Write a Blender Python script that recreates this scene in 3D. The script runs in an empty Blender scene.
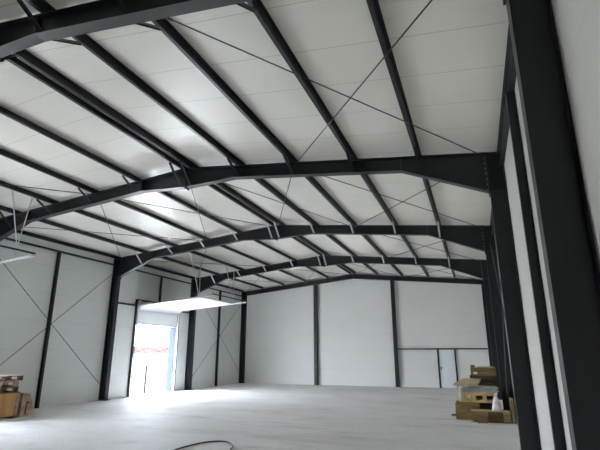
import bpy, bmesh, math, random
from mathutils import Vector, Matrix, noise
random.seed(7)
sc = bpy.context.scene
COL = sc.collection

# ------------------------------------------------------------------ dimensions
W = 15.42            # clear width between wall panels
B = 6.0               # bay length
Y0 = 3.627            # first visible frame
HE = 5.823            # rafter top at the wall
HR = 6.605            # rafter top at the ridge
S = (HR - HE) / (W / 2)
DC = 0.32             # column depth
BF, TF, TW = 0.19, 0.016, 0.010
YB = 27.74            # inner face of back wall
YF = -8.4             # inner face of front wall (behind the camera)
PH = 0.15             # purlin height
PX = [1.60, 3.11, 4.62, 6.13]      # purlin distance from the ridge
PXS = {-1: [1.64, 3.16, 4.68, 6.20], 1: [1.56, 3.05, 4.55, 6.02]}
RG = 0.15             # half gap of the ridge pair
YS = [3.86] + [Y0 + i * B for i in range(1, 5)]

def top(x):
    return HR - abs(x - W / 2) * S

def depth(x):
    """depth of rafter with eave haunch and apex haunch at x"""
    xx = min(x, W - x)
    if xx < 2.08:
        t = (2.08 - xx) / (2.08 - DC)
        return 0.325 + t * (0.86 - 0.325)
    if xx > 6.28:
        t = (xx - 6.28) / (W / 2 - 6.28)
        return 0.325 + t * (0.545 - 0.325)
    return 0.325

# ------------------------------------------------------------------ materials
def new_mat(name, col, rough=0.5, spec=0.5, metal=0.0):
    m = bpy.data.materials.new(name)
    m.use_nodes = True
    b = m.node_tree.nodes['Principled BSDF']
    b.inputs['Base Color'].default_value = (*col, 1)
    b.inputs['Roughness'].default_value = rough
    b.inputs['Specular IOR Level'].default_value = spec
    b.inputs['Metallic'].default_value = metal
    return m

def nodes(m):
    nt = m.node_tree
    return nt, nt.nodes, nt.links, nt.nodes['Principled BSDF']

def noise_mat(name, c1, c2, scale=6, rough=0.6, spec=0.3, stretch=(1, 1, 1), detail=6, bump=0.0, lo=0.35, hi=0.65, metal=0.0):
    m = new_mat(name, c1, rough, spec, metal)
    nt, N, L, b = nodes(m)
    tc = N.new('ShaderNodeTexCoord')
    mp = N.new('ShaderNodeMapping')
    mp.inputs['Scale'].default_value = stretch
    no = N.new('ShaderNodeTexNoise')
    no.inputs['Scale'].default_value = scale
    no.inputs['Detail'].default_value = detail
    cr = N.new('ShaderNodeValToRGB')
    cr.color_ramp.elements[0].position = lo
    cr.color_ramp.elements[1].position = hi
    cr.color_ramp.elements[0].color = (*c1, 1)
    cr.color_ramp.elements[1].color = (*c2, 1)
    L.new(tc.outputs['Object'], mp.inputs['Vector'])
    L.new(mp.outputs['Vector'], no.inputs['Vector'])
    L.new(no.outputs['Fac'], cr.inputs['Fac'])
    L.new(cr.outputs['Color'], b.inputs['Base Color'])
    if bump:
        bp = N.new('ShaderNodeBump')
        bp.inputs['Strength'].default_value = bump
        bp.inputs['Distance'].default_value = 0.01
        L.new(no.outputs['Fac'], bp.inputs['Height'])
        L.new(bp.outputs['Normal'], b.inputs['Normal'])
    return m

def math_node(N, L, op, a, bb):
    n = N.new('ShaderNodeMath')
    n.operation = op
    for i, v in enumerate((a, bb)):
        if v is None:
            continue
        if isinstance(v, (int, float)):
            n.inputs[i].default_value = v
        else:
            L.new(v, n.inputs[i])
    return n.outputs[0]

def panel_mat(name, col, axis, pitch=1.0, rib=0.0625, rough=0.35, joint=0.012, offset=0.0, ribstr=0.25, jdark=0.45):
    """coated sandwich panel: joints every `pitch` along `axis`, shallow ribs between"""
    m = new_mat(name, col, rough, 0.36)
    nt, N, L, b = nodes(m)
    tc = N.new('ShaderNodeTexCoord')
    sx = N.new('ShaderNodeSeparateXYZ')
    L.new(tc.outputs['Object'], sx.inputs[0])
    v = sx.outputs['XYZ'.index(axis)]
    vo = math_node(N, L, 'ADD', v, 100.0 + offset)
    fr = math_node(N, L, 'FRACT', math_node(N, L, 'DIVIDE', vo, pitch), None)
    isj = math_node(N, L, 'LESS_THAN', fr, joint / pitch)
    # coat varies very slightly from panel to panel and with dust
    no = N.new('ShaderNodeTexNoise')
    no.inputs['Scale'].default_value = 0.7
    no.inputs['Detail'].default_value = 5
    L.new(tc.outputs['Object'], no.inputs['Vector'])
    mix = N.new('ShaderNodeMix')
    mix.data_type = 'RGBA'
    mix.inputs['A'].default_value = (*[c * 0.94 for c in col], 1)
    mix.inputs['B'].default_value = (*[min(1, c * 1.05) for c in col], 1)
    L.new(no.outputs['Fac'], mix.inputs['Factor'])
    mj = N.new('ShaderNodeMix')
    mj.data_type = 'RGBA'
    mj.inputs['B'].default_value = (*[c * jdark for c in col], 1)
    L.new(isj, mj.inputs['Factor'])
    L.new(mix.outputs['Result'], mj.inputs['A'])
    L.new(mj.outputs['Result'], b.inputs['Base Color'])
    ph = math_node(N, L, 'MULTIPLY', vo, 2 * math.pi / rib)
    sn = math_node(N, L, 'SINE', ph, None)
    bp = N.new('ShaderNodeBump')
    bp.inputs['Strength'].default_value = ribstr
    bp.inputs['Distance'].default_value = 0.004
    L.new(sn, bp.inputs['Height'])
    L.new(bp.outputs['Normal'], b.inputs['Normal'])
    return m

M = {}
M['steel'] = noise_mat('anthracite_paint', (0.013, 0.0155, 0.018), (0.019, 0.022, 0.026), 3, 0.42, 0.45)
M['steel_dusty'] = noise_mat('anthracite_purlin_paint', (0.013, 0.015, 0.017), (0.018, 0.021, 0.024), 5, 0.40, 0.45)
M['galv'] = noise_mat('galvanized_steel', (0.56, 0.57, 0.59), (0.70, 0.71, 0.73), 30, 0.45, 0.5, metal=0.1)
M['rod'] = new_mat('dark_rod_steel', (0.06, 0.065, 0.07), 0.45, 0.5)
M['bolt'] = new_mat('zinc_bolt', (0.25, 0.26, 0.27), 0.4, 0.5, 0.7)
M['ceiling'] = panel_mat('roof_panel_coat', (0.82, 0.795, 0.715), 'Y', 1.0, 0.0714, 0.34, 0.014, 0.37, 0.24, 0.68)
M['wall'] = panel_mat('wall_panel_coat', (0.70, 0.725, 0.70), 'Z', 1.0, 0.0625, 0.42, 0.010, 0.05, 0.12, 0.78)  # same coat as the gable; left wall's shade put into a duller, greener tone
M['wall_right'] = panel_mat('right_wall_panel_coat', (0.70, 0.69, 0.635), 'Z', 1.0, 0.0625, 0.5, 0.008, 0.05, 0.06, 0.85)  # same panels again, the warm light on this side put into the colour
M['wall_back'] = panel_mat('gable_panel_coat', (0.78, 0.78, 0.755), 'Z', 1.0, 0.0625, 0.42, 0.010, 0.05, 0.16, 0.80)
M['door_white'] = noise_mat('white_door_coat', (0.54, 0.55, 0.56), (0.60, 0.61, 0.62), 2, 0.35, 0.5)
M['door_leaf'] = new_mat('pale_door_leaf', (0.80, 0.84, 0.86), 0.4, 0.5)
M['jamb'] = new_mat('skylit_blue_jamb', (0.050, 0.060, 0.075), 0.8, 0.0)  # sky's blue light put into the colour, darkened against the overexposed daylight
M['black'] = new_mat('black_rubber', (0.012, 0.012, 0.014), 0.5, 0.4)
M['handle'] = new_mat('dark_handle', (0.03, 0.03, 0.03), 0.35, 0.5)
M['crate'] = noise_mat('orange_plywood', (0.50, 0.27, 0.10), (0.74, 0.46, 0.20), 9, 0.6, 0.2, (1, 1.0, 0.12), 6, 0.2)
M['old_wood'] = noise_mat('weathered_wood', (0.30, 0.195, 0.13), (0.54, 0.39, 0.27), 7, 0.75, 0.15, (0.5, 0.5, 1), 6, 0.2)
M['dark_wood'] = noise_mat('dark_brown_wood', (0.10, 0.055, 0.035), (0.22, 0.13, 0.085), 8, 0.75, 0.15, (1, 0.3, 1), 6, 0.2)
M['pale_wood'] = noise_mat('lit_pale_boards', (0.70, 0.60, 0.52), (0.86, 0.78, 0.70), 9, 0.65, 0.2)  # near-white: light on the left stack's top boards put into the colour
M['pallet'] = noise_mat('fresh_pallet_pine', (0.58, 0.39, 0.16), (0.74, 0.54, 0.26), 6, 0.6, 0.2, (0.4, 1, 1))
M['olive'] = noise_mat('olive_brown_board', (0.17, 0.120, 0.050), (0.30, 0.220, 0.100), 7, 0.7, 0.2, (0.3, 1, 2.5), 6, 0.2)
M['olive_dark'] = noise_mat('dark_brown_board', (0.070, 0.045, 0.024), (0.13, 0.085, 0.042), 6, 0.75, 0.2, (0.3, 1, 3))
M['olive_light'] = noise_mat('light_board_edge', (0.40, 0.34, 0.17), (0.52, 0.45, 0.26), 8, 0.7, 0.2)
M['beige'] = noise_mat('beige_board', (0.46, 0.39, 0.23), (0.60, 0.53, 0.35), 5, 0.65, 0.2)
M['grey_sheet'] = noise_mat('grey_wrap', (0.40, 0.39, 0.35), (0.72, 0.71, 0.67), 18, 0.5, 0.4, (1, 1, 3), 4, 0.4)
M['plastic'] = noise_mat('white_plastic_sack', (0.62, 0.57, 0.55), (0.82, 0.78, 0.77), 9, 0.4, 0.5, bump=0.5)
M['pale_plastic'] = new_mat('pale_green_plastic', (0.60, 0.72, 0.68), 0.35, 0.5)

def floor_mat():
    m = new_mat('dusty_concrete', (0.55, 0.55, 0.55), 0.75, 0.22)
    nt, N, L, b = nodes(m)
    tc = N.new('ShaderNodeTexCoord')
    def nz(scale, detail, stretch=(1, 1, 1), rot=0.0, rgh=0.6):
        mp = N.new('ShaderNodeMapping')
        mp.inputs['Scale'].default_value = stretch
        mp.inputs['Rotation'].default_value = (0, 0, rot)
        n = N.new('ShaderNodeTexNoise')
        n.inputs['Scale'].default_value = scale
        n.inputs['Detail'].default_value = detail
        n.inputs['Roughness'].default_value = rgh
        L.new(tc.outputs['Object'], mp.inputs['Vector'])
        L.new(mp.outputs['Vector'], n.inputs['Vector'])
        return n.outputs['Fac']
    def ramp(f, a, ca, bb, cb):
        r = N.new('ShaderNodeValToRGB')
        r.color_ramp.elements[0].position = a
        r.color_ramp.elements[1].position = bb
        r.color_ramp.elements[0].color = (*ca, 1)
        r.color_ramp.elements[1].color = (*cb, 1)
        L.new(f, r.inputs['Fac'])
        return r.outputs['Color']
    def mul(a, c, fac=1.0):
        x = N.new('ShaderNodeMix')
        x.data_type = 'RGBA'
        x.blend_type = 'MULTIPLY'
        x.inputs['Factor'].default_value = fac
        L.new(a, x.inputs['A'])
        L.new(c, x.inputs['B'])
        return x.outputs['Result']
    base = ramp(nz(0.35, 6), 0.3, (0.66, 0.655, 0.645), 0.7, (0.79, 0.785, 0.78))
    smear = ramp(nz(0.9, 7, (0.6, 1.3, 1), 0.55), 0.30, (0.80, 0.785, 0.77), 0.48, (1, 1, 1))
    tracks = ramp(nz(0.5, 6, (0.3, 1.9, 1), 0.75), 0.33, (0.82, 0.80, 0.78), 0.42, (1, 1, 1))
    spots = ramp(nz(3.2, 3, (1, 1, 1), 0, 0.45), 0.20, (0.50, 0.48, 0.46), 0.27, (1, 1, 1))
    fine = ramp(nz(14, 6), 0.3, (0.90, 0.90, 0.90), 0.7, (1.06, 1.06, 1.06))
    c = mul(mul(mul(mul(base, smear), tracks), spots), fine)
    L.new(c, b.inputs['Base Color'])
    rr = N.new('ShaderNodeMapRange')
    rr.inputs['To Min'].default_value = 0.60
    rr.inputs['To Max'].default_value = 0.80
    L.new(nz(0.8, 5), rr.inputs['Value'])
    L.new(rr.outputs['Result'], b.inputs['Roughness'])
    bp = N.new('ShaderNodeBump')
    bp.inputs['Strength'].default_value = 0.12
    bp.inputs['Distance'].default_value = 0.01
    L.new(nz(6, 6), bp.inputs['Height'])
    L.new(bp.outputs['Normal'], b.inputs['Normal'])
    return m
M['floor'] = floor_mat()
M['ground'] = noise_mat('pale_yard_gravel', (0.50, 0.50, 0.48), (0.62, 0.61, 0.59), 4, 0.9, 0.1)
M['render_wall'] = noise_mat('white_render', (0.62, 0.61, 0.58), (0.70, 0.69, 0.66), 2, 0.9, 0.1)
M['tile'] = noise_mat('terracotta_tiles', (0.013, 0.008, 0.007), (0.050, 0.034, 0.030), 1.6, 0.9, 0.0)  # darker than real tiles, offsetting the blown-out daylight by colour
M['post_paint'] = new_mat('matt_dark_post_paint', (0.02, 0.02, 0.02), 0.9, 0.0)
M['leaf'] = noise_mat('shrub_leaves', (0.03, 0.055, 0.02), (0.07, 0.11, 0.04), 9, 0.8, 0.1)

# ------------------------------------------------------------------ mesh helpers
class MB:
    def __init__(self):
        self.bm = bmesh.new()
    def hexa(self, pts):
        v = [self.bm.verts.new(p) for p in pts]     # 0-3 bottom ccw, 4-7 top ccw
        for f in ((3, 2, 1, 0), (4, 5, 6, 7), (0, 1, 5, 4), (1, 2, 6, 5), (2, 3, 7, 6), (3, 0, 4, 7)):
            self.bm.faces.new([v[i] for i in f])
        return self
    def box(self, x0, x1, y0, y1, z0, z1):
        return self.hexa([(x0, y0, z0), (x1, y0, z0), (x1, y1, z0), (x0, y1, z0),
                          (x0, y0, z1), (x1, y0, z1), (x1, y1, z1), (x0, y1, z1)])
    def prism_y(self, poly, y0, y1):
        """poly: (x,z) ring extruded along y"""
        a = [self.bm.verts.new((x, y0, z)) for x, z in poly]
        b = [self.bm.verts.new((x, y1, z)) for x, z in poly]
        n = len(poly)
        self.bm.faces.new(a)
        self.bm.faces.new(b[::-1])
        for i in range(n):
            j = (i + 1) % n
            self.bm.faces.new((a[j], a[i], b[i], b[j]))
        return self
    def bar(self, p, q, w, h, up=(0, 0, 1)):
        p, q = Vector(p), Vector(q)
        d = (q - p).normalized()
        s = d.cross(Vector(up))
        if s.length < 1e-4:
            s = d.cross(Vector((1, 0, 0)))
        s.normalize()
        u = s.cross(d)
        s, u = s * w / 2, u * h / 2
        return self.hexa([p - s - u, p + s - u, q + s - u, q - s - u, p - s + u, p + s + u, q + s + u, q - s + u])
    def tube(self, pts, r, n=8, cap=True):
        pts = [Vector(p) for p in pts]
        rings = []
        ref = None
        for i, p in enumerate(pts):
            d = (pts[min(i + 1, len(pts) - 1)] - pts[max(i - 1, 0)]).normalized()
            if ref is None:
                ref = d.cross(Vector((0.13, 0.31, 0.94)))
                if ref.length < 0.1:
                    ref = d.cross(Vector((1, 0, 0)))
            a = (ref - d * ref.dot(d)).normalized()
            b = d.cross(a)
            rr = r[i] if isinstance(r, (list, tuple)) else r
            rings.append([self.bm.verts.new(p + (a * math.cos(t) + b * math.sin(t)) * rr)
                          for t in (2 * math.pi * k / n for k in range(n))])
        for r0, r1 in zip(rings, rings[1:]):
            for k in range(n):
                f = self.bm.faces.new((r0[k], r0[(k + 1) % n], r1[(k + 1) % n], r1[k]))
                f.smooth = n > 6
        if cap:
            self.bm.faces.new(rings[0][::-1])
            self.bm.faces.new(rings[-1])
        return self
    def xf(self, mat):
        bmesh.ops.transform(self.bm, matrix=mat, verts=self.bm.verts)
        return self
    def build(self, name, mat, parent=None, loc=None, bevel=0.0):
        bm = self.bm
        bmesh.ops.recalc_face_normals(bm, faces=bm.faces)
        if bevel:
            bmesh.ops.bevel(bm, geom=[e for e in bm.edges], offset=bevel, segments=1, affect='EDGES', clamp_overlap=True)
        off = Vector((0, 0, 0))
        if parent is not None:
            o_ = parent
            while o_ is not None:
                off += Vector(o_.location)
                o_ = o_.parent
        elif loc is not None:
            off = Vector(loc)
        bmesh.ops.translate(bm, verts=bm.verts, vec=-off)
        me = bpy.data.meshes.new(name)
        bm.to_mesh(me)
        bm.free()
        me.materials.append(mat)
        o = bpy.data.objects.new(name, me)
        COL.objects.link(o)
        if parent is not None:
            o.parent = parent
        elif loc is not None:
            o.location = loc
        return o

def tag(o, label, cat, group=None, kind=None):
    o['label'] = label
    o['category'] = cat
    if group:
        o['group'] = group
    if kind:
        o['kind'] = kind
    return o

def thing(name, label, cat, loc=(0, 0, 0), group=None, kind=None):
    o = bpy.data.objects.new(name, None)
    o.empty_display_size = 0.2
    COL.objects.link(o)
    o.location = loc
    return tag(o, label, cat, group, kind)

# ------------------------------------------------------------------ the setting
SD = 'structure'
tag(MB().box(-0.25, W + 0.25, YF - 0.3, YB + 0.25, -0.25, 0.0).build('floor', M['floor']),
    'pale dusty concrete floor with faint dark smears', 'floor', kind=SD)

# roof: two sloping sheets of panels over the purlins
rb = MB()
OV = 0.35
def roof_z(x):
    return top(x) + PH
for a, b_ in ((-OV, W / 2), (W / 2, W + OV)):
    rb.prism_y([(a, roof_z(a)), (b_, roof_z(b_)), (b_, roof_z(b_) + 0.12), (a, roof_z(a) + 0.12)], YF - 0.3, YB + 0.3)
tag(rb.build('ceiling', M['ceiling']), 'off-white ribbed roof panels forming the pitched ceiling', 'ceiling', kind=SD)

TW_ = 0.12
# door openings in the left wall: (y0, y1, height)
D2 = (17.33, 20.40)
D3 = (D2[0] - 2 * B, D2[1] - 2 * B)
DH = 3.16
def wall_with_holes(name, x0, x1, y0, y1, z1, holes, mat, label):
    m = MB()
    y = y0
    for a, b_ in holes:
        m.box(x0, x1, y, a, 0, z1)
        m.box(x0, x1, a, b_, DH, z1)
        y = b_
    m.box(x0, x1, y, y1, 0, z1)
    return tag(m.build(name, mat), label, 'wall', kind=SD)
ZT = HE + PH - 0.01
wall_with_holes('wall_left', -TW_, 0, YF, YB, ZT, [D3, D2], M['wall'], 'grey-white panel wall on the left with the open doorway')
tag(MB().box(W, W + TW_, YF, YB, 0, ZT).build('wall_right', M['wall_right']), 'shaded panel wall along the right edge', 'wall', kind=SD)
def gable(m, y0, y1, x0, x1, z0=0.0):
    """wall slice x0..x1 up to the roof slope"""
    pts = [(x0, z0), (x1, z0), (x1, roof_z(x1) - 0.004)]
    if x0 < W / 2 < x1:
        pts.append((W / 2, roof_z(W / 2) - 0.004))
    pts.append((x0, roof_z(x0) - 0.004))
    m.prism_y(pts, y0, y1)
m = MB(); gable(m, YB, YB + TW_, -TW_, W + TW_)
tag(m.build('wall_back', M['wall_back']), 'off-white gable wall of horizontal panels at the far end', 'wall', kind=SD)
m = MB(); gable(m, YF - TW_, YF, -TW_, W + TW_)
tag(m.build('wall_front', M['wall_back']), 'panel gable wall behind the viewer', 'wall', kind=SD)

# yard outside
tag(MB().box(-160, 120, -110, 190, -0.40, -0.26).build('ground', M['ground']), 'pale bright yard outside the open doorway', 'ground', kind=SD)

# ------------------------------------------------------------------ portal frames
ORD = ['foreground', 'second', 'third', 'fourth', 'back-wall']
def i_flange(mb, p, q, w, t, y):
    """flat flange from p to q (x,z), thickness t hanging on the inner side, width w about y"""
    mb.bar((p[0], y, p[1]), (q[0], y, q[1]), w, t, up=(-(q[1] - p[1]), 0, q[0] - p[0]))

def portal(i):
    y = YS[i]
    last = i == 4
    lab = ['large dark steel portal frame nearest the viewer, its column at right',
           'second dark steel portal frame from the viewer, spanning mid picture',
           'third dark steel portal frame, standing left of the open doorway',
           'fourth dark steel portal frame, standing just beyond the open doorway',
           'last dark steel frame lying flat against the far gable wall'][i]
    t = thing('portal_frame', lab, 'steel frame', (W / 2, y, 0), 'portal frames of the hall')
    if last:
        y = YB - BF / 2 - 0.004
    def dep(x):
        return 0.27 if last else depth(x)
    for sgn in (-1, 1):
        fx = (lambda x: x) if sgn < 0 else (lambda x: W - x)
        # column
        c = MB()
        zt = top(0.0) - 0.004
        g = 0.004
        c.box(*sorted((fx(g), fx(g + TF))), y - BF / 2, y + BF / 2, 0.02, zt)
        c.box(*sorted((fx(DC - TF), fx(DC))), y - BF / 2, y + BF / 2, 0.02, top(DC) - 0.004 if last else top(DC) - 0.02)
        c.box(*sorted((fx(g + TF), fx(DC - TF))), y - TW / 2, y + TW / 2, 0.02, zt)
        # cap plate and knee stiffener
        c.bar((fx(g), y, zt - 0.008), (fx(DC), y, top(DC) - 0.012), BF, 0.014, up=(0, 0, 1))
        if not last:
            zs = top(DC) - 0.86
            c.box(*sorted((fx(g + TF), fx(DC - TF))), y - BF / 2, y + BF / 2, zs, zs + 0.014)
        c.build('column', M['steel'], t)
        bp = MB().box(*sorted((fx(0.003), fx(DC + 0.05))), y - BF / 2 - 0.04, y + BF / 2 + 0.04 if not last else y + BF / 2, 0.0, 0.02)
        bp.build('base_plate', M['steel'], t)
        # rafter : top flange, bottom flange, web
        r = MB()
        xe = DC if not last else 0.01
        a, b_ = (fx(xe), top(fx(xe))), (W / 2, top(W / 2))
        i_flange(r, (a[0], a[1] - TF / 2), (b_[0], b_[1] - TF / 2), BF, TF, y)
        xs = [xe, W / 2] if last else [xe, 2.08, 6.28, W / 2]
        for k in range(len(xs) - 1):
            x0, x1 = fx(xs[k]), fx(xs[k + 1])
            p = (x0, top(x0) - dep(x0) + TF / 2)
            q = (x1, top(x1) - dep(x1) + TF / 2)
            i_flange(r, p, q, BF, TF, y)
            r.prism_y([(x0, top(x0) - TF), (x1, top(x1) - TF), (x1, top(x1) - dep(x1) + TF), (x0, top(x0) - dep(x0) + TF)], y - TW / 2, y + TW / 2)
        r.build('rafter', M['steel'], t)
        if last:
            continue
        # web stiffeners where the haunch flanges kink
        for xk in (2.08, 6.28):
            x0 = fx(xk)
            MB().box(x0 - 0.006, x0 + 0.006, y - BF / 2 + 0.01, y + BF / 2 - 0.01, top(x0) - dep(x0) + TF, top(x0) - TF).build('web_stiffener', M['steel'], t)
        # end plate at the knee
        xk = fx(DC)
        e = MB().box(*sorted((fx(DC + 0.002), fx(DC + 0.024))), y - BF / 2 - 0.005, y + BF / 2 + 0.005, top(DC) - 0.93, top(DC) - 0.01)
        e.build('end_plate', M['steel'], t)
        for k in range(7):
            for sy in (-1, 1):
                zz = top(DC) - 0.12 - k * 0.115
                xa, xb = sorted((fx(DC + 0.024), fx(DC + 0.052)))
                MB().tube([(xa, y + sy * 0.058, zz), (xb, y + sy * 0.058, zz)], 0.019, 6).build('bolt', M['bolt'], t)
        # apex end plate
        xa, xb = sorted((fx(W / 2), fx(W / 2 - 0.02)))
        MB().box(xa, xb, y - BF / 2 - 0.004, y + BF / 2 + 0.004, HR - 0.585, HR - 0.02).build('end_plate', M['steel'], t)
        for k in range(4):
            xa, xb = sorted((fx(W / 2 - 0.02), fx(W / 2 - 0.045)))
            zz = HR - 0.13 - k * 0.11
            MB().tube([(xa, y - 0.058, zz), (xb, y - 0.058, zz)], 0.017, 6).build('bolt', M['bolt'], t)
        # fly braces from the inner flange up to the purlins on both sides
        for d in [RG] + PXS[sgn]:
            x = fx(W / 2 - d)
            for sy in (-1, 1):
                p = (x, y + sy * (BF / 2 - 0.02), top(x) - dep(x) + 0.03)
                q = (x, y + sy * (BF / 2 + 0.50), top(x) - 0.012)
                MB().bar(p, q, 0.055, 0.010).bar((x - 0.025, p[1], p[2]), (x - 0.025, q[1], q[2]), 0.006, 0.055).build(
                    'fly_brace', M['galv'] if i in (2, 3) else M['steel'], t)  # paler on third and fourth frames: door light put into the material
    return t
for i in range(5):
    portal(i)

# ------------------------------------------------------------------ purlins, one per line and bay
BAYTXT = ['overhead before the foreground frame', 'between foreground and second frames', 'between second and third frames',
          'between third and fourth frames', 'between fourth frame and gable wall']
NUM = ['first', 'second', 'third', 'fourth']
def purlin(x, side, y0, y1):
    zb = top(x) + 0.001
    b_ = MB()
    h, f, tk = PH - 0.004, 0.058, 0.006
    sg = side
    sl = -S if x > W / 2 else S
    # Z section : web, bottom flange, top flange with lips
    def q(dx, dz):
        return (x + dx, zb + dz + sl * dx)
    b_.prism_y([q(-tk, 0), q(tk, 0), q(tk, h), q(-tk, h)], y0, y1)
    b_.prism_y([q(0, 0), q(-sg * f, 0), q(-sg * f, tk), q(0, tk)], y0, y1)
    b_.prism_y([q(0, h - tk), q(sg * f, h - tk), q(sg * f, h), q(0, h)], y0, y1)
    b_.prism_y([q(-sg * f, 0), q(-sg * (f - tk), 0), q(-sg * (f - tk), 0.02), q(-sg * f, 0.02)], y0, y1)
    o = b_.build('roof_purlin', M['steel_dusty'], loc=(x, (y0 + y1) / 2, zb))
    return o
for bay in range(5):
    y0, y1 = (YS[bay - 1] if bay else YS[0] - B) + 0.003, YS[bay] - 0.003
    if bay == 4:
        y1 = YB - 0.01
    for sd, nm in ((-1, 'left'), (1, 'right')):
        for k, d in enumerate([RG] + PXS[sd]):
            o = purlin(W / 2 + sd * d, sd, y0, y1)
            if k == 0:
                lab = 'dark ridge purlin, %s of the close pair, %s' % (nm, BAYTXT[bay])
            else:
                lab = 'dark steel purlin, %s %s of the ridge, %s' % (NUM[k - 1], nm, BAYTXT[bay])
            tag(o, lab, 'purlin', 'steel purlins under the roof panels')
        # eave strut and the angle rail below it
        fx = (lambda x: x) if sd < 0 else (lambda x: W - x)
        e = MB().box(*sorted((fx(0.004), fx(0.012))), y0, y1, HE + 0.012, HE + PH - 0.012)
        e.box(*sorted((fx(0.004), fx(0.085))), y0, y1, HE + 0.012, HE + 0.020)
        e.box(*sorted((fx(0.004), fx(0.085))), y0, y1, HE + PH - 0.022, HE + PH - 0.012)
        e.box(*sorted((fx(0.079), fx(0.085))), y0, y1, HE + 0.012, HE + 0.036)
        o = e.build('eave_strut', M['steel_dusty'], loc=(fx(0.04), (y0 + y1) / 2, HE))
        tag(o, 'dark steel eave strut atop the %s wall, %s' % (nm, BAYTXT[bay]), 'beam', 'eave struts under the roof edge')
        ya, yb = y0 + (BF / 2 + 0.01), y1 - (BF / 2 + 0.01)
        if bay == 4:
            yb = YB - BF - 0.02
        g = MB().box(*sorted((fx(0.004), fx(0.012))), ya, yb, 5.52, 5.60).box(*sorted((fx(0.004), fx(0.10))), ya, yb, 5.52, 5.53)
        o = g.build('wall_rail', M['steel_dusty'], loc=(fx(0.04), (y0 + y1) / 2, 5.52))
        tag(o, 'thin dark rail high on the %s wall, %s' % (nm, BAYTXT[bay]), 'rail', 'rails below the eave struts')

# ------------------------------------------------------------------ wall posts
def ipost(mb, x, y, w, d, z0, z1, along):
    """I section post at x,y centre; along = axis of the depth"""
    t = 0.012
    if along == 'x':
        mb.box(x - d / 2, x - d / 2 + t, y - w / 2, y + w / 2, z0, z1)
        mb.box(x + d / 2 - t, x + d / 2, y - w / 2, y + w / 2, z0, z1)
        mb.box(x - d / 2 + t, x + d / 2 - t, y - 0.005, y + 0.005, z0, z1)
    else:
        mb.box(x - w / 2, x + w / 2, y - d / 2, y - d / 2 + t, z0, z1)
        mb.box(x - w / 2, x + w / 2, y + d / 2 - t, y + d / 2, z0, z1)
        mb.box(x - 0.005, x + 0.005, y - d / 2 + t, y + d / 2 - t, z0, z1)
    return mb
def post(x, y, label, w=0.09, d=0.12, z0=0.012, z1=5.515, along='x', group='posts halfway between the frames', name='wall_post', foot=True):
    t = thing(name, label, 'post', (x, y, z0), group)
    ipost(MB(), x, y, w, d, z0, z1, along).build('shaft', M['steel'], t)
    if foot:
        hx, hy = (d / 2, w / 2 + 0.03) if along == 'x' else (w / 2 + 0.03, d / 2)
        MB().box(x - hx, x + hx, y - hy, y + hy, 0.0, 0.012).build('base_plate', M['steel'], t)
    return t
YM = [Y0 + B / 2 + k * B for k in range(4)]
post(0.066, YM[1], 'slim dark post behind the crossed rods, left wall foreground')
post(0.066, YM[3], 'slim dark post on the left wall beyond the open doorway')
for k, tx in enumerate(('pale gap beside the nearest right column, slim dark post', 'slim dark post on the right wall between second and third frames',
                        'slim dark post on the right wall between third and fourth frames', 'slim dark post on the right wall next to the gable')):
    post(W - 0.066, YM[k], tx if k else 'slim dark post on the right wall beside the nearest column')
# gable columns
for x, tx in ((5.24, 'dark gable column, left one of two on the far wall'), (10.12, 'dark gable column, right one of two on the far wall')):
    yy = YB - 0.125
    t = thing('gable_column', tx, 'column', (x, yy, 0), 'columns on the far gable wall')
    ipost(MB(), x, yy, 0.20, 0.24, 0.015, top(x) - 0.29, 'y').build('shaft', M['steel'], t)
    MB().box(x - 0.16, x + 0.16, yy - 0.16, yy + 0.12, 0, 0.015).build('base_plate', M['steel'], t)
# pedestrian door in the gable
tag(MB().box(10.24, W - DC - 0.02, YB - 0.085, YB - 0.005, 2.04, 2.11).build('lintel_beam', M['steel'], loc=(12.6, YB - 0.045, 2.04)),
    'thin dark horizontal beam above the small door on the far wall', 'beam')
post(12.45, YB - 0.045, 'thin dark door post left of the small white door', 0.08, 0.08, 0.012, 2.035, 'y', 'posts of the small door', 'door_post')
post(13.37, YB - 0.045, 'thin dark door post right of the small white door', 0.08, 0.08, 0.012, 2.035, 'y', 'posts of the small door', 'door_post')
d1 = thing('door_1', 'small pale door in the far wall between thin dark posts', 'door', (12.95, YB, 0), kind=SD)
MB().box(12.50, 13.32, YB - 0.05, YB - 0.006, 0.012, 2.03).build('door_leaf', M['door_leaf'], d1, bevel=0.004)
hd = MB().box(12.55, 12.59, YB - 0.062, YB - 0.05, 0.93, 1.13)
hd.tube([(12.57, YB - 0.06, 1.06), (12.57, YB - 0.10, 1.06), (12.70, YB - 0.10, 1.06)], 0.012, 8)
hd.build('handle', M['handle'], d1)

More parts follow.
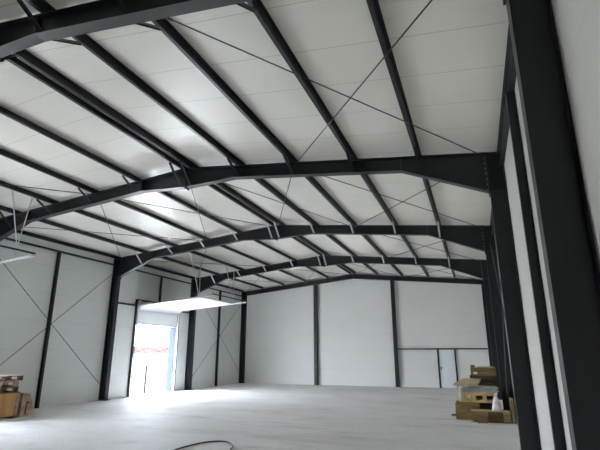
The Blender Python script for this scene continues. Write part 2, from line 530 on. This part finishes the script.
# ------------------------------------------------------------------ overhead doors on the left wall
def overhead_door(n, D, label, shut):
    a, b_ = D
    t = thing('door_%d' % n, label, 'overhead door', (0, (a + b_) / 2, 0), kind=SD)
    # frame reveals in the opening
    for yy0, yy1 in ((a, a + 0.02), (b_ - 0.02, b_)):
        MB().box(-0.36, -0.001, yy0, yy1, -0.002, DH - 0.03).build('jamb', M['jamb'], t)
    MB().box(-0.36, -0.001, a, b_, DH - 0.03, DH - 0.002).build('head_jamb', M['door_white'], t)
    # rolled up sections following the track
    def path(u):
        """u metres from the curve start at the wall -> x,z"""
        R = 0.32
        z0 = 3.66
        L = R * math.pi / 2 * 0.95
        if u < 0:
            return 0.10, z0 + u
        if u < L:
            an = u / L * math.radians(85.5)
            return 0.10 + R * (1 - math.cos(an)), z0 + R * math.sin(an)
        x, z = 0.10 + R * (1 - math.cos(math.radians(85.5))), z0 + R * math.sin(math.radians(85.5))
        v = u - L
        c = math.radians(4.6)
        return x + v * math.cos(c), z + v * math.sin(c)
    for k in range(5):
        s = MB()
        n_ = 6
        u0 = 0.12 + k * 0.655 - shut
        pts = [path(u0 + 0.65 * j / n_) for j in range(n_ + 1)]
        up = []
        for j, (x, z) in enumerate(pts):
            q, p = pts[min(j + 1, n_)], pts[max(j - 1, 0)]
            dx, dz = q[0] - p[0], q[1] - p[1]
            l = math.hypot(dx, dz)
            up.append((x - dz / l * 0.04, z + dx / l * 0.04))
        for j in range(n_):
            s.prism_y([pts[j], pts[j + 1], up[j + 1], up[j]], a + 0.02, b_ - 0.02)
        s.build('door_section', M['door_white'], t)
    for yy in (a - 0.035, b_ + 0.035):
        tr = MB()
        pts = [(0.10, yy, 0.0), (0.10, yy, 1.8), (0.10, yy, 3.62)] + [(path(u)[0], yy, path(u)[1]) for u in (0.1, 0.2, 0.3, 0.4, 0.6, 2.0, 3.2, 4.12)]
        for p, q in zip(pts, pts[1:]):
            tr.bar(p, q, 0.05, 0.055, up=(0, 1, 0))
        tr.build('track', M['galv'], t)
    # shaft with springs on the lintel
    sh = MB().tube([(0.20, a - 0.1, 4.13), (0.20, b_ + 0.1, 4.13)], 0.016, 8)
    sh.tube([(0.20, a + 0.5, 4.13), (0.20, a + 1.2, 4.13)], 0.04, 10)
    sh.tube([(0.20, b_ - 1.2, 4.13), (0.20, b_ - 0.5, 4.13)], 0.04, 10)
    sh.build('spring_shaft', M['galv'], t)
    for yy in (a - 0.08, b_ + 0.08):
        MB().box(0.13, 0.27, yy - 0.006, yy + 0.006, 4.03, 4.20).build('bearing_bracket', M['galv'], t)
    xe, ze = path(4.12)
    MB().box(xe - 0.05, xe, a - 0.06, b_ + 0.06, ze + 0.028, ze + 0.07).build('rear_bar', M['steel'], t)
    # hangers to the purlins
    px = W / 2 - PXS[-1][2]
    for yy in (a - 0.035, b_ + 0.035):
        xh, zh = path(3.40)
        zh += 0.05
        if shut:
            MB().box(xh - 0.017, xh + 0.017, yy - 0.004, yy + 0.004, zh - 0.04, zh + 0.36).build('drop_bar', M['galv'], t)
            zh += 0.34
        MB().bar((xh, yy, zh), (px, yy - (0.2 if shut else 0.45), top(px) + 0.02), 0.034, 0.008, up=(0, 1, 0)).build('hanger', M['galv'], t)
        MB().bar((xh, yy + 0.03, zh), (px + 0.03, yy + (0.42 if shut else 0.35), top(px) + 0.02), 0.034, 0.008, up=(0, 1, 0)).build('hanger', M['galv'], t)
    return t
overhead_door(2, D2, 'white overhead door rolled up above the bright open doorway', 0.0)
overhead_door(3, D3, 'white overhead door rolled up at the left edge, only its track end showing', 1.45)
def doorframe(D, yl, yr, where):
    a, b_ = D
    for yy, s in ((a - 0.12, 'near'), (b_ + 0.12, 'far')):
        post(0.046, yy, 'dark steel post on the %s side of the %s' % (s, where), 0.08, 0.08, 0.012, 4.24, 'x', 'posts beside the overhead doors', 'door_post')
    tag(MB().box(0.006, 0.086, a - 0.075, b_ + 0.075, 4.17, 4.25).build('header_beam', M['steel'], loc=(0.046, a, 4.17)),
        'dark horizontal header beam just above the %s' % where, 'beam', 'header beams over the overhead doors')
    tag(MB().box(0.006, 0.086, yl + BF / 2 + 0.01, a - 0.165, 3.92, 3.99).build('wall_girt', M['steel'], loc=(0.046, yl, 3.92)),
        'short dark girt on the near side of the %s' % where, 'beam', 'short girts beside the overhead doors')
    tag(MB().box(0.006, 0.086, b_ + 0.165, yr - BF / 2 - 0.01, 3.92, 3.99).build('wall_girt', M['steel'], loc=(0.046, yr, 3.92)),
        'short dark girt on the far side of the %s' % where, 'beam', 'short girts beside the overhead doors')
    post(0.046, (a + b_) / 2, 'short dark post rising above the middle of the %s' % where, 0.08, 0.08, 4.255, 5.515, 'x', 'short posts above the overhead doors', 'upper_post', foot=False)
doorframe(D2, YS[2], YS[3], 'bright open doorway')
doorframe(D3, YS[0], YS[1], 'open doorway just outside the left edge')

# ------------------------------------------------------------------ bracing rods
def rod(p, q, label, group, cat='rod'):
    p, q = Vector(p), Vector(q)
    t = thing('brace_rod', label, cat, tuple((p + q) / 2), group)
    MB().tube([p, q], 0.011, 6).build('shaft', M['rod'], t)
    d = q - p
    c = p + d * 0.05
    MB().tube([c, c + d.normalized() * 0.16], 0.017, 8).build('turnbuckle', M['rod'], t)
    return t
XN = {0: DC + 0.03, 1: W / 2 - PX[1] + 0.06, 2: W / 2, 3: W / 2 + PX[1] - 0.06, 4: W - DC - 0.03}
SEC = ['left eave', 'left of the ridge', 'right of the ridge', 'right eave']
def roof_x(bay, sec):
    y0, y1 = YS[bay - 1] + 0.02, YS[bay] - 0.02
    if bay == 4:
        y1 = YB - BF - 0.02
    xa, xb = XN[sec], XN[sec + 1]
    ea, eb = (0.05 if sec == 2 else 0), (-0.05 if sec == 1 else 0)
    xa, xb = xa + ea, xb + eb
    for k, (u, v) in enumerate(((xa, xb), (xb, xa))):
        dz = 0.06 + 0.03 * k
        lr = ('left to right', 'right to left')[k]
        rod((u, y0, top(u) - dz), (v, y1, top(v) - dz), 'roof brace rod near %s running %s going back, %s' % (
            SEC[sec].replace('left eave', 'the left eave').replace('right eave', 'the right eave').replace('left of the ridge', 'ridge on its left').replace('right of the ridge', 'ridge on its right'),
            lr, {1: 'foreground bay', 2: 'second bay', 3: 'third bay', 4: 'last bay'}[bay]), 'crossed roof brace rods')
for bay, secs in ((1, (0, 3)), (2, (0, 1, 2, 3)), (3, (0, 3)), (4, (0, 1, 2, 3))):
    for s_ in secs:
        roof_x(bay, s_)
def wall_x(bay, side):
    y0, y1 = Y0 + (bay - 1) * B + 0.10, Y0 + bay * B - 0.10
    if bay == 4:
        y1 = YB - BF - 0.03
    for k in range(2):
        x = (0.165 + 0.03 * k) if side == 'left' else W - (0.165 + 0.03 * k)
        za, zb = (0.45, 5.25) if k == 0 else (5.25, 0.45)
        rod((x, y0, za), (x, y1, zb), 'thin wall brace rod %s towards the back, %s wall, %s' % (
            ('rising', 'falling')[k], side, {2: 'bay before the third frame', 4: 'last bay at the gable'}[bay]), 'crossed wall brace rods')
for bay in (2, 4):
    for sd in ('left', 'right'):
        wall_x(bay, sd)

# ------------------------------------------------------------------ pallets and stacks
def rotz(o, a):
    o.rotation_euler = (0, 0, a)
def pallet(name, label, cx, cy, z, lx, ly, wood, rot=0.0, h=0.144, group=None, endmat=None, th=0.02, nb=3):
    """lx along the deck boards"""
    t = thing(name, label, 'pallet', (cx, cy, z), group)
    x0, y0 = cx - lx / 2, cy - ly / 2
    for k in range(3):
        yy = y0 + k * (ly - 0.10) / 2
        MB().box(x0, x0 + lx, yy, yy + 0.10, z, z + th).build('bottom_board', wood, t)
        for j in range(nb):
            xx = x0 + j * (lx - 0.12) / (nb - 1)
            MB().box(xx, xx + 0.12, yy, yy + 0.10, z + th, z + h - 2 * th).build('block', wood, t)
    for j in range(nb):
        xx = x0 + j * (lx - 0.10) / (nb - 1)
        MB().box(xx, xx + 0.10, y0, y0 + ly, z + h - 2 * th, z + h - th).build('cross_board', wood, t)
    n = 5
    for k in range(n):
        yy = y0 + k * (ly - 0.12) / (n - 1)
        MB().box(x0, x0 + lx, yy, yy + 0.12, z + h - th, z + h).build('deck_board', endmat or wood, t)
    t.rotation_euler = (0, 0, rot)
    return t

# left edge stack
t = thing('plywood_crate', 'orange-brown plywood crate on the floor at the left edge', 'crate', (1.15, 9.95, 0))
x0, x1, y0, y1, zt = 0.62, 1.66, 9.90, 10.56, 0.70
y0 = 9.30
t.location = (1.15, 9.95, 0)
MB().box(x0, x1, y0, y1, 0.06, zt).build('box_body', M['crate'], t, bevel=0.006)
for yy in (y0 + 0.02, (y0 + y1) / 2 - 0.05, y1 - 0.12):
    MB().box(x0, x1 - 0.02, yy, yy + 0.10, 0.0, 0.06).build('skid', M['dark_wood'], t)
MB().box(x0 - 0.01, x1 + 0.012, y0 - 0.01, y1 + 0.012, zt, zt + 0.025).build('lid', M['dark_wood'], t)
MB().box(x1 + 0.001, x1 + 0.012, y1 - 0.09, y1 + 0.008, 0.06, zt - 0.002).build('corner_batten', M['old_wood'], t)
for k, (dx, dy, rz, w_, lab, em) in enumerate((
        (0.00, 0.00, 0.03, M['dark_wood'], 'dark brown pallet lying directly on the orange crate', None),
        (0.02, -0.03, -0.04, M['old_wood'], 'weathered middle pallet of the stack on the orange crate', None),
        (0.05, 0.06, 0.05, M['dark_wood'], 'topmost pallet with pale lit deck boards on the orange crate', M['pale_wood']))):
    z = 0.727 + k * 0.160
    pallet('wooden_pallet', lab, 1.16 + dx, 9.93 + dy, z, 1.0, 1.15, w_, rz, h=0.158, group='pallets on the orange crate', endmat=em)
# short board bundle on top and a leaning panel
for k, (x, y, l, rz, lab) in enumerate(((1.25, 10.08, 0.9, 0.1, 'pale loose board on top of the left pallet stack, nearest the hall'),
                                        (0.95, 9.98, 0.95, -0.05, 'pale loose board on top of the left pallet stack, nearest the wall'))):
    z = 0.727 + 3 * 0.160 + 0.002
    o = MB().box(x - 0.05, x + 0.05, y - l / 2, y + l / 2, z, z + 0.035).build('loose_board', M['pale_wood'], loc=(x, y, z), bevel=0.003)
    o.rotation_euler = (0, 0, rz)
    tag(o, lab, 'board', 'loose boards on the left stack')
t = thing('broken_crate', 'grey-brown broken wooden crate with a sloping end beside the orange crate', 'crate', (1.35, 10.95, 0))
A_, B_ = Vector((1.66, 10.60, 0)), Vector((1.36, 11.42, 0))
ex = (B_ - A_)
nb_ = Vector((ex.y, -ex.x, 0)).normalized()          # faces the hall
prof = [(0.0, 0.0), (1.0, 0.0), (1.0, 0.07), (0.62, 0.62), (0.0, 0.70)]
def crate_slab(d0, d1, pr):
    m_ = MB()
    a = [m_.bm.verts.new(A_ + ex * u + Vector((d0, 0, 0)) + Vector((0, 0, z))) for u, z in pr]
    b2 = [m_.bm.verts.new(A_ + ex * u + Vector((d1, 0, 0)) + Vector((0, 0, z))) for u, z in pr]
    n_ = len(pr)
    m_.bm.faces.new(a)
    m_.bm.faces.new(b2[::-1])
    for i in range(n_):
        k = (i + 1) % n_
        m_.bm.faces.new((a[k], a[i], b2[i], b2[k]))
    return m_
crate_slab(-0.50, 0.0, prof).build('box_body', M['old_wood'], t)
for u0, u1, z0, z1 in ((0.02, 0.12, 0.02, 0.66), (0.40, 0.46, 0.06, 0.40)):
    crate_slab(0.002, 0.022, [(u0, z0), (u1, z0), (u1 + 0.02, z1), (u0 + 0.02, z1)]).build('batten', M['dark_wood'], t)
crate_slab(0.002, 0.016, [(0.12, 0.02), (0.97, 0.02), (0.97, 0.07), (0.12, 0.07)]).build('bottom_batten', M['old_wood'], t)
crate_slab(0.002, 0.012, [(0.52, 0.34), (0.62, 0.34), (0.60, 0.41), (0.50, 0.41)]).build('dark_patch', M['dark_wood'], t)

# right hand pile
def board_stack(name, label, x0, x1, y0, y1, z0, z1, n, mat, rot=0.0, jit=0.012, cat='board stack', part='board'):
    t = thing(name, label, cat, ((x0 + x1) / 2, (y0 + y1) / 2, z0))
    h = (z1 - z0) / n
    for k in range(n):
        a, b_, c = (random.uniform(-jit, jit) for _ in range(3))
        MB().box(x0 + a, x1 + a + c, y0 + b_, y1 + b_, z0 + k * h + 0.0015, z0 + (k + 1) * h - 0.002).build(part, mat, t, bevel=0.004)
    t.rotation_euler = (0, 0, rot)
    return t
board_stack('board_stack', 'low olive-brown stack of boards at the left foot of the pile', 13.80, 14.46, 14.78, 15.75, 0.0, 0.43, 5, M['olive'])
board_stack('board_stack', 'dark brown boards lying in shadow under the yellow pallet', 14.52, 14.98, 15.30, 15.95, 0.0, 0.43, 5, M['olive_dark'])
# front open box with light rim
t = thing('timber_box', 'long low open timber box with pale rim at the front of the pile', 'box', (14.75, 14.70, 0))
fx0, fx1, fy0, fy1 = 14.22, 15.22, 14.40, 14.74
MB().box(fx0, fx1, fy0, fy1, 0.0, 0.03).build('bottom', M['olive_dark'], t)
for k, (xa, xb) in enumerate(((fx0, 14.66), (15.04, fx1))):
    MB().box(xa, xb, fy0, fy0 + 0.03, 0.03, 0.28).build('front_board', M['olive'], t)
MB().box(14.66, 15.04, fy0 + 0.012, fy0 + 0.03, 0.03, 0.28).build('recess_shade_board', M['olive_dark'], t)  # dark panel painting in the shade of the box's recess
MB().box(fx0, fx1, fy1 - 0.03, fy1, 0.03, 0.28).build('back_board', M['olive'], t)
for xa in (fx0, fx1 - 0.03):
    MB().box(xa, xa + 0.03, fy0 + 0.03, fy1 - 0.03, 0.03, 0.28).build('end_board', M['olive'], t)
rim = MB().box(fx0, fx1, fy0, fy0 + 0.05, 0.28, 0.305).box(fx0, fx1, fy1 - 0.05, fy1, 0.28, 0.305)
rim.box(fx0, fx0 + 0.05, fy0 + 0.05, fy1 - 0.05, 0.28, 0.305).box(fx1 - 0.05, fx1, fy0 + 0.05, fy1 - 0.05, 0.28, 0.305)
rim.build('rim', M['olive_light'], t)
tag(MB().box(14.36, 14.62, 14.20, 14.385, 0.0, 0.15).build('small_carton', M['olive'], loc=(14.5, 14.3, 0), bevel=0.006),
    'small olive-brown block on the floor before the timber box', 'block')
tag(MB().box(14.20, 14.27, 14.27, 14.33, 0.0, 0.05).build('wood_offcut', M['beige'], loc=(14.22, 14.3, 0), bevel=0.008),
    'tiny pale offcut lying before the pile on the floor', 'offcut')
tag(MB().box(13.62, 13.78, 15.6, 15.75, 0.0, 0.04).build('wood_offcut', M['olive_dark'], loc=(13.7, 15.67, 0), bevel=0.008),
    'small dark offcut on the floor left of the pile', 'offcut')
# upright board at the right
t = thing('upright_board', 'upright olive board standing at the right end of the pile', 'board', (15.22, 14.85, 0))
MB().box(15.25, 15.33, 14.42, 14.95, 0.0, 0.60).build('board', M['olive'], t, bevel=0.005)
MB().box(15.25, 15.33, 14.42, 14.95, 0.60, 0.62).build('pale_edge', M['olive_light'], t)
# black sack-like roll in shadow
bm_ = MB().tube([(14.50, 15.02, 0.13), (14.74, 15.04, 0.13), (14.98, 15.02, 0.13)], [0.12, 0.13, 0.12], 14)
tag(bm_.build('black_roll', M['black'], loc=(14.74, 15.03, 0)), 'black plastic roll in the shadow below the pallet', 'roll')
# yellow pallet carrying the grey wrapped sheets
pallet('wooden_pallet', 'yellow pine pallet in the middle of the right pile', 14.46, 15.55, 0.432, 1.00, 0.72, M['pallet'], 0.0, 0.26, th=0.068, nb=4)
t = thing('sheet_bundle', 'crinkled grey wrapped sheets lying on the yellow pallet', 'bundle', (14.5, 15.55, 0.695))
for k in range(5):
    g = bmesh.new()
    b_ = MB()
    nx, ny = 22, 8
    z = 0.697 + k * 0.038
    ox = 0.04 * (k % 2)
    vs = [[None] * (ny + 1) for _ in range(nx + 1)]
    vt = [[None] * (ny + 1) for _ in range(nx + 1)]
    for i in range(nx + 1):
        for j in range(ny + 1):
            x = 13.98 + ox + i / nx * 1.0
            y = 15.22 + 0.015 * k + j / ny * 0.52
            n_ = 0.005 * math.sin(i * 2.1 + k) + 0.004 * math.sin(j * 1.7)
            vs[i][j] = b_.bm.verts.new((x, y, z + 0.008 + n_ * 0.8))
            vt[i][j] = b_.bm.verts.new((x, y, z + 0.026 + n_))
    for i in range(nx):
        for j in range(ny):
            b_.bm.faces.new((vs[i][j], vs[i][j + 1], vs[i + 1][j + 1], vs[i + 1][j]))
            b_.bm.faces.new((vt[i][j], vt[i + 1][j], vt[i + 1][j + 1], vt[i][j + 1]))
    for i in range(nx):
        b_.bm.faces.new((vs[i][0], vs[i + 1][0], vt[i + 1][0], vt[i][0]))
        b_.bm.faces.new((vs[i + 1][ny], vs[i][ny], vt[i][ny], vt[i + 1][ny]))
    for j in range(ny):
        b_.bm.faces.new((vs[0][j + 1], vs[0][j], vt[0][j], vt[0][j + 1]))
        b_.bm.faces.new((vs[nx][j], vs[nx][j + 1], vt[nx][j + 1], vt[nx][j]))
    b_.build('sheet', M['grey_sheet'], t)
    g.free()
# beige board, tilted, over the left of the bundle
o = MB().hexa([(13.76, 15.12, 0.905), (14.46, 15.12, 0.900), (14.56, 15.80, 1.045), (14.06, 15.80, 1.055),
               (13.76, 15.12, 0.935), (14.46, 15.12, 0.930), (14.56, 15.80, 1.075), (14.06, 15.80, 1.085)])
tag(o.build('beige_board', M['beige'], loc=(14.1, 15.5, 0.9)), 'pale beige board jutting out left over the yellow pallet', 'board')
# brown timber bundles on top
board_stack('board_bundle', 'lower dark brown board bundle on top of the right pile', 14.24, 14.98, 15.84, 16.40, 0.88, 1.16, 3, M['olive_dark'], 0.0, 0.01, 'board bundle')
board_stack('board_bundle', 'topmost olive-brown board bundle on the right pile', 14.28, 15.02, 15.84, 16.40, 1.163, 1.39, 2, M['olive'], 0.0, 0.01, 'board bundle')
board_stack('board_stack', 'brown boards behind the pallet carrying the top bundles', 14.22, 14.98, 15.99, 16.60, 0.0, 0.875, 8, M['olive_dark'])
tag(MB().box(14.29, 14.42, 15.86, 16.2, 1.392, 1.47).build('wood_block', M['olive'], loc=(14.35, 16, 1.36), bevel=0.005),
    'small olive block at the very top left of the pile', 'block')
tag(MB().box(14.50, 14.98, 15.88, 16.3, 1.392, 1.425).build('cover_board', M['olive_light'], loc=(14.7, 16, 1.36), bevel=0.004),
    'light thin board lying on the topmost bundle', 'board')
tag(MB().box(14.36, 14.48, 15.825, 15.832, 1.20, 1.27).build('paper_tag', M['pale_wood'], loc=(14.4, 15.83, 1.2)),
    'small pale paper tag stuck on the topmost bundle', 'tag')
# pale plastic strip on the left of the pallet
b_ = MB()
pp = [(13.93, 15.14, 0.46), (13.90, 15.10, 0.60), (13.94, 15.08, 0.75), (13.92, 15.12, 0.88)]
for p, q in zip(pp, pp[1:]):
    b_.bar(p, q, 0.07, 0.012, up=(0, 1, 0))
tag(b_.build('plastic_strip', M['pale_plastic'], loc=(13.92, 15.1, 0.46)), 'pale greenish plastic wrap hanging left of the yellow pallet', 'plastic wrap')
# white sack
t = thing('white_sack', 'white plastic sack with a tied neck standing in front of the pallet', 'sack', (14.90, 14.95, 0.0))
prof = [(0.0, 0.30), (0.12, 0.305), (0.140, 0.34), (0.138, 0.42), (0.125, 0.52), (0.105, 0.60), (0.075, 0.67), (0.045, 0.715), (0.030, 0.73)]
b_ = MB()
rings = []
for k, (r, z) in enumerate(prof):
    if k == 0:
        continue
    ring = []
    for j in range(24):
        a = 2 * math.pi * j / 24
        rr = r * (1 + 0.10 * noise.noise(Vector((math.cos(a) * 2, math.sin(a) * 2, z * 6))) + 0.04 * math.sin(a * 5 + z * 9))
        ring.append(b_.bm.verts.new((14.90 + rr * math.cos(a), 14.585 + rr * 0.75 * math.sin(a), z - 0.27)))
    rings.append(ring)
for r0, r1 in zip(rings, rings[1:]):
    for j in range(24):
        f = b_.bm.faces.new((r0[j], r0[(j + 1) % 24], r1[(j + 1) % 24], r1[j]))
        f.smooth = True
b_.bm.faces.new(rings[0][::-1]); b_.bm.faces.new(rings[-1])
for v in b_.bm.verts:
    v.co.z = 0.032 + (v.co.z - 0.035) * 1.5
b_.build('sack_body', M['plastic'], t)
b_ = MB()
zc = 0.032 + (0.46 - 0.035) * 1.5
b_.tube([(14.90, 14.585, zc - 0.01), (14.905, 14.585, zc + 0.03), (14.91, 14.585, zc + 0.09)], [0.030, 0.026, 0.055], 10)
b_.build('tied_neck', M['plastic'], t)

# ------------------------------------------------------------------ hose on the floor
def catmull(P, n=12):
    P = [Vector(p) for p in P]
    out = []
    for i in range(len(P) - 1):
        p0, p1, p2, p3 = P[max(i - 1, 0)], P[i], P[i + 1], P[min(i + 2, len(P) - 1)]
        for k in range(n):
            t = k / n
            out.append(0.5 * ((2 * p1) + (-p0 + p2) * t + (2 * p0 - 5 * p1 + 4 * p2 - p3) * t * t + (-p0 + 3 * p1 - 3 * p2 + p3) * t ** 3))
    out.append(P[-1])
    return out
HOSE = [(9.28, 6.6), (8.95, 7.7), (8.86, 8.35), (8.93, 8.95), (9.05, 9.22), (9.26, 9.36), (9.49, 9.25), (9.72, 8.97), (9.86, 8.65), (10.05, 8.1), (10.4, 7.2)]
tag(MB().tube(catmull([(x, y, 0.016) for x, y in HOSE]), 0.015, 8).build('hose', M['black'], loc=(9.4, 9.0, 0.0)),
    'black hose curving over the floor at the bottom edge', 'hose')

# ------------------------------------------------------------------ what shows through the doorway
def outbuilding(cx, cy, L, rz, label, z_e=1.9, z_r=3.8):
    t = thing('outbuilding', label, 'building', (cx, cy, -0.26))
    m = MB().box(cx - 2.5, cx + 2.5, cy - L / 2, cy + L / 2, -0.26, z_e)
    m.build('wall', M['render_wall'], t)
    r = MB().prism_y([(cx - 2.9, z_e), (cx + 2.9, z_e), (cx + 2.9, z_e + 0.08), (cx, z_r), (cx - 2.9, z_e + 0.08)], cy - L / 2 - 0.3, cy + L / 2 + 0.3)
    r.build('roof', M['tile'], t)
    t.rotation_euler = (0, 0, rz)
outbuilding(-74.5, 108.6, 6.2, -0.91, 'pale low building with a red tiled roof outside, left part of doorway view')
outbuilding(-74.5, 117.6, 6.4, -0.91, 'pale low building with a red tiled roof outside, right part of doorway view', 1.95, 3.95)
t = thing('gate_post', 'thin dark gate post standing outside the bright doorway', 'post', (-1.6, 20.37, -0.26))
MB().box(-1.65, -1.55, 20.32, 20.42, -0.24, 1.25).build('shaft', M['post_paint'], t)
MB().box(-1.70, -1.50, 20.27, 20.47, -0.26, -0.24).build('base_plate', M['post_paint'], t)

# ------------------------------------------------------------------ light: daylight through the doorways
w = bpy.data.worlds.new('sky')
sc.world = w
w.use_nodes = True
nt = w.node_tree
bg = nt.nodes['Background']
bg.inputs['Color'].default_value = (0.805, 0.872, 1.0, 1)
bg.inputs['Strength'].default_value = 1.0
sun = bpy.data.lights.new('sun', 'SUN')
sun.energy = 0.5
sun.angle = math.radians(3)
sun.color = (1.0, 0.96, 0.9)
so = bpy.data.objects.new('sun', sun)
COL.objects.link(so)
so.location = (-30, 0, 40)
so.rotation_euler = Vector((-0.25, -0.30, -1.0)).to_track_quat('-Z', 'Y').to_euler()
# sampling portals in the openings (they give no light of their own)
def portal_light(name, loc, rot, sx, sy):
    l = bpy.data.lights.new(name, 'AREA')
    l.shape = 'RECTANGLE'
    l.size, l.size_y = sx, sy
    l.cycles.is_portal = True
    o = bpy.data.objects.new(name, l)
    COL.objects.link(o)
    o.location = loc
    o.rotation_euler = rot
for nm, D in (('doorway_portal', D2), ('doorway_portal', D3)):
    portal_light(nm, (-0.37, (D[0] + D[1]) / 2, DH / 2), Vector((1, 0, 0)).to_track_quat('-Z', 'Z').to_euler(), D[1] - D[0], DH)

# ------------------------------------------------------------------ camera
cam = bpy.data.cameras.new('camera')
cam.sensor_width = 36
cam.lens = 36 * 455.76 / 600
cam.clip_end = 500
co = bpy.data.objects.new('camera', cam)
COL.objects.link(co)
co.location = (14.544, 0, 1.8102)
co.rotation_euler = (math.radians(90 + 15.783), 0, math.radians(20.563))
sc.camera = co

sc.view_settings.view_transform = 'Standard'
sc.view_settings.look = 'None'
sc.view_settings.gamma = 1
sc.view_settings.use_curve_mapping = False
sc.view_settings.exposure = 5.5
sc.cycles.max_bounces = 16
sc.cycles.diffuse_bounces = 10
sc.cycles.glossy_bounces = 6
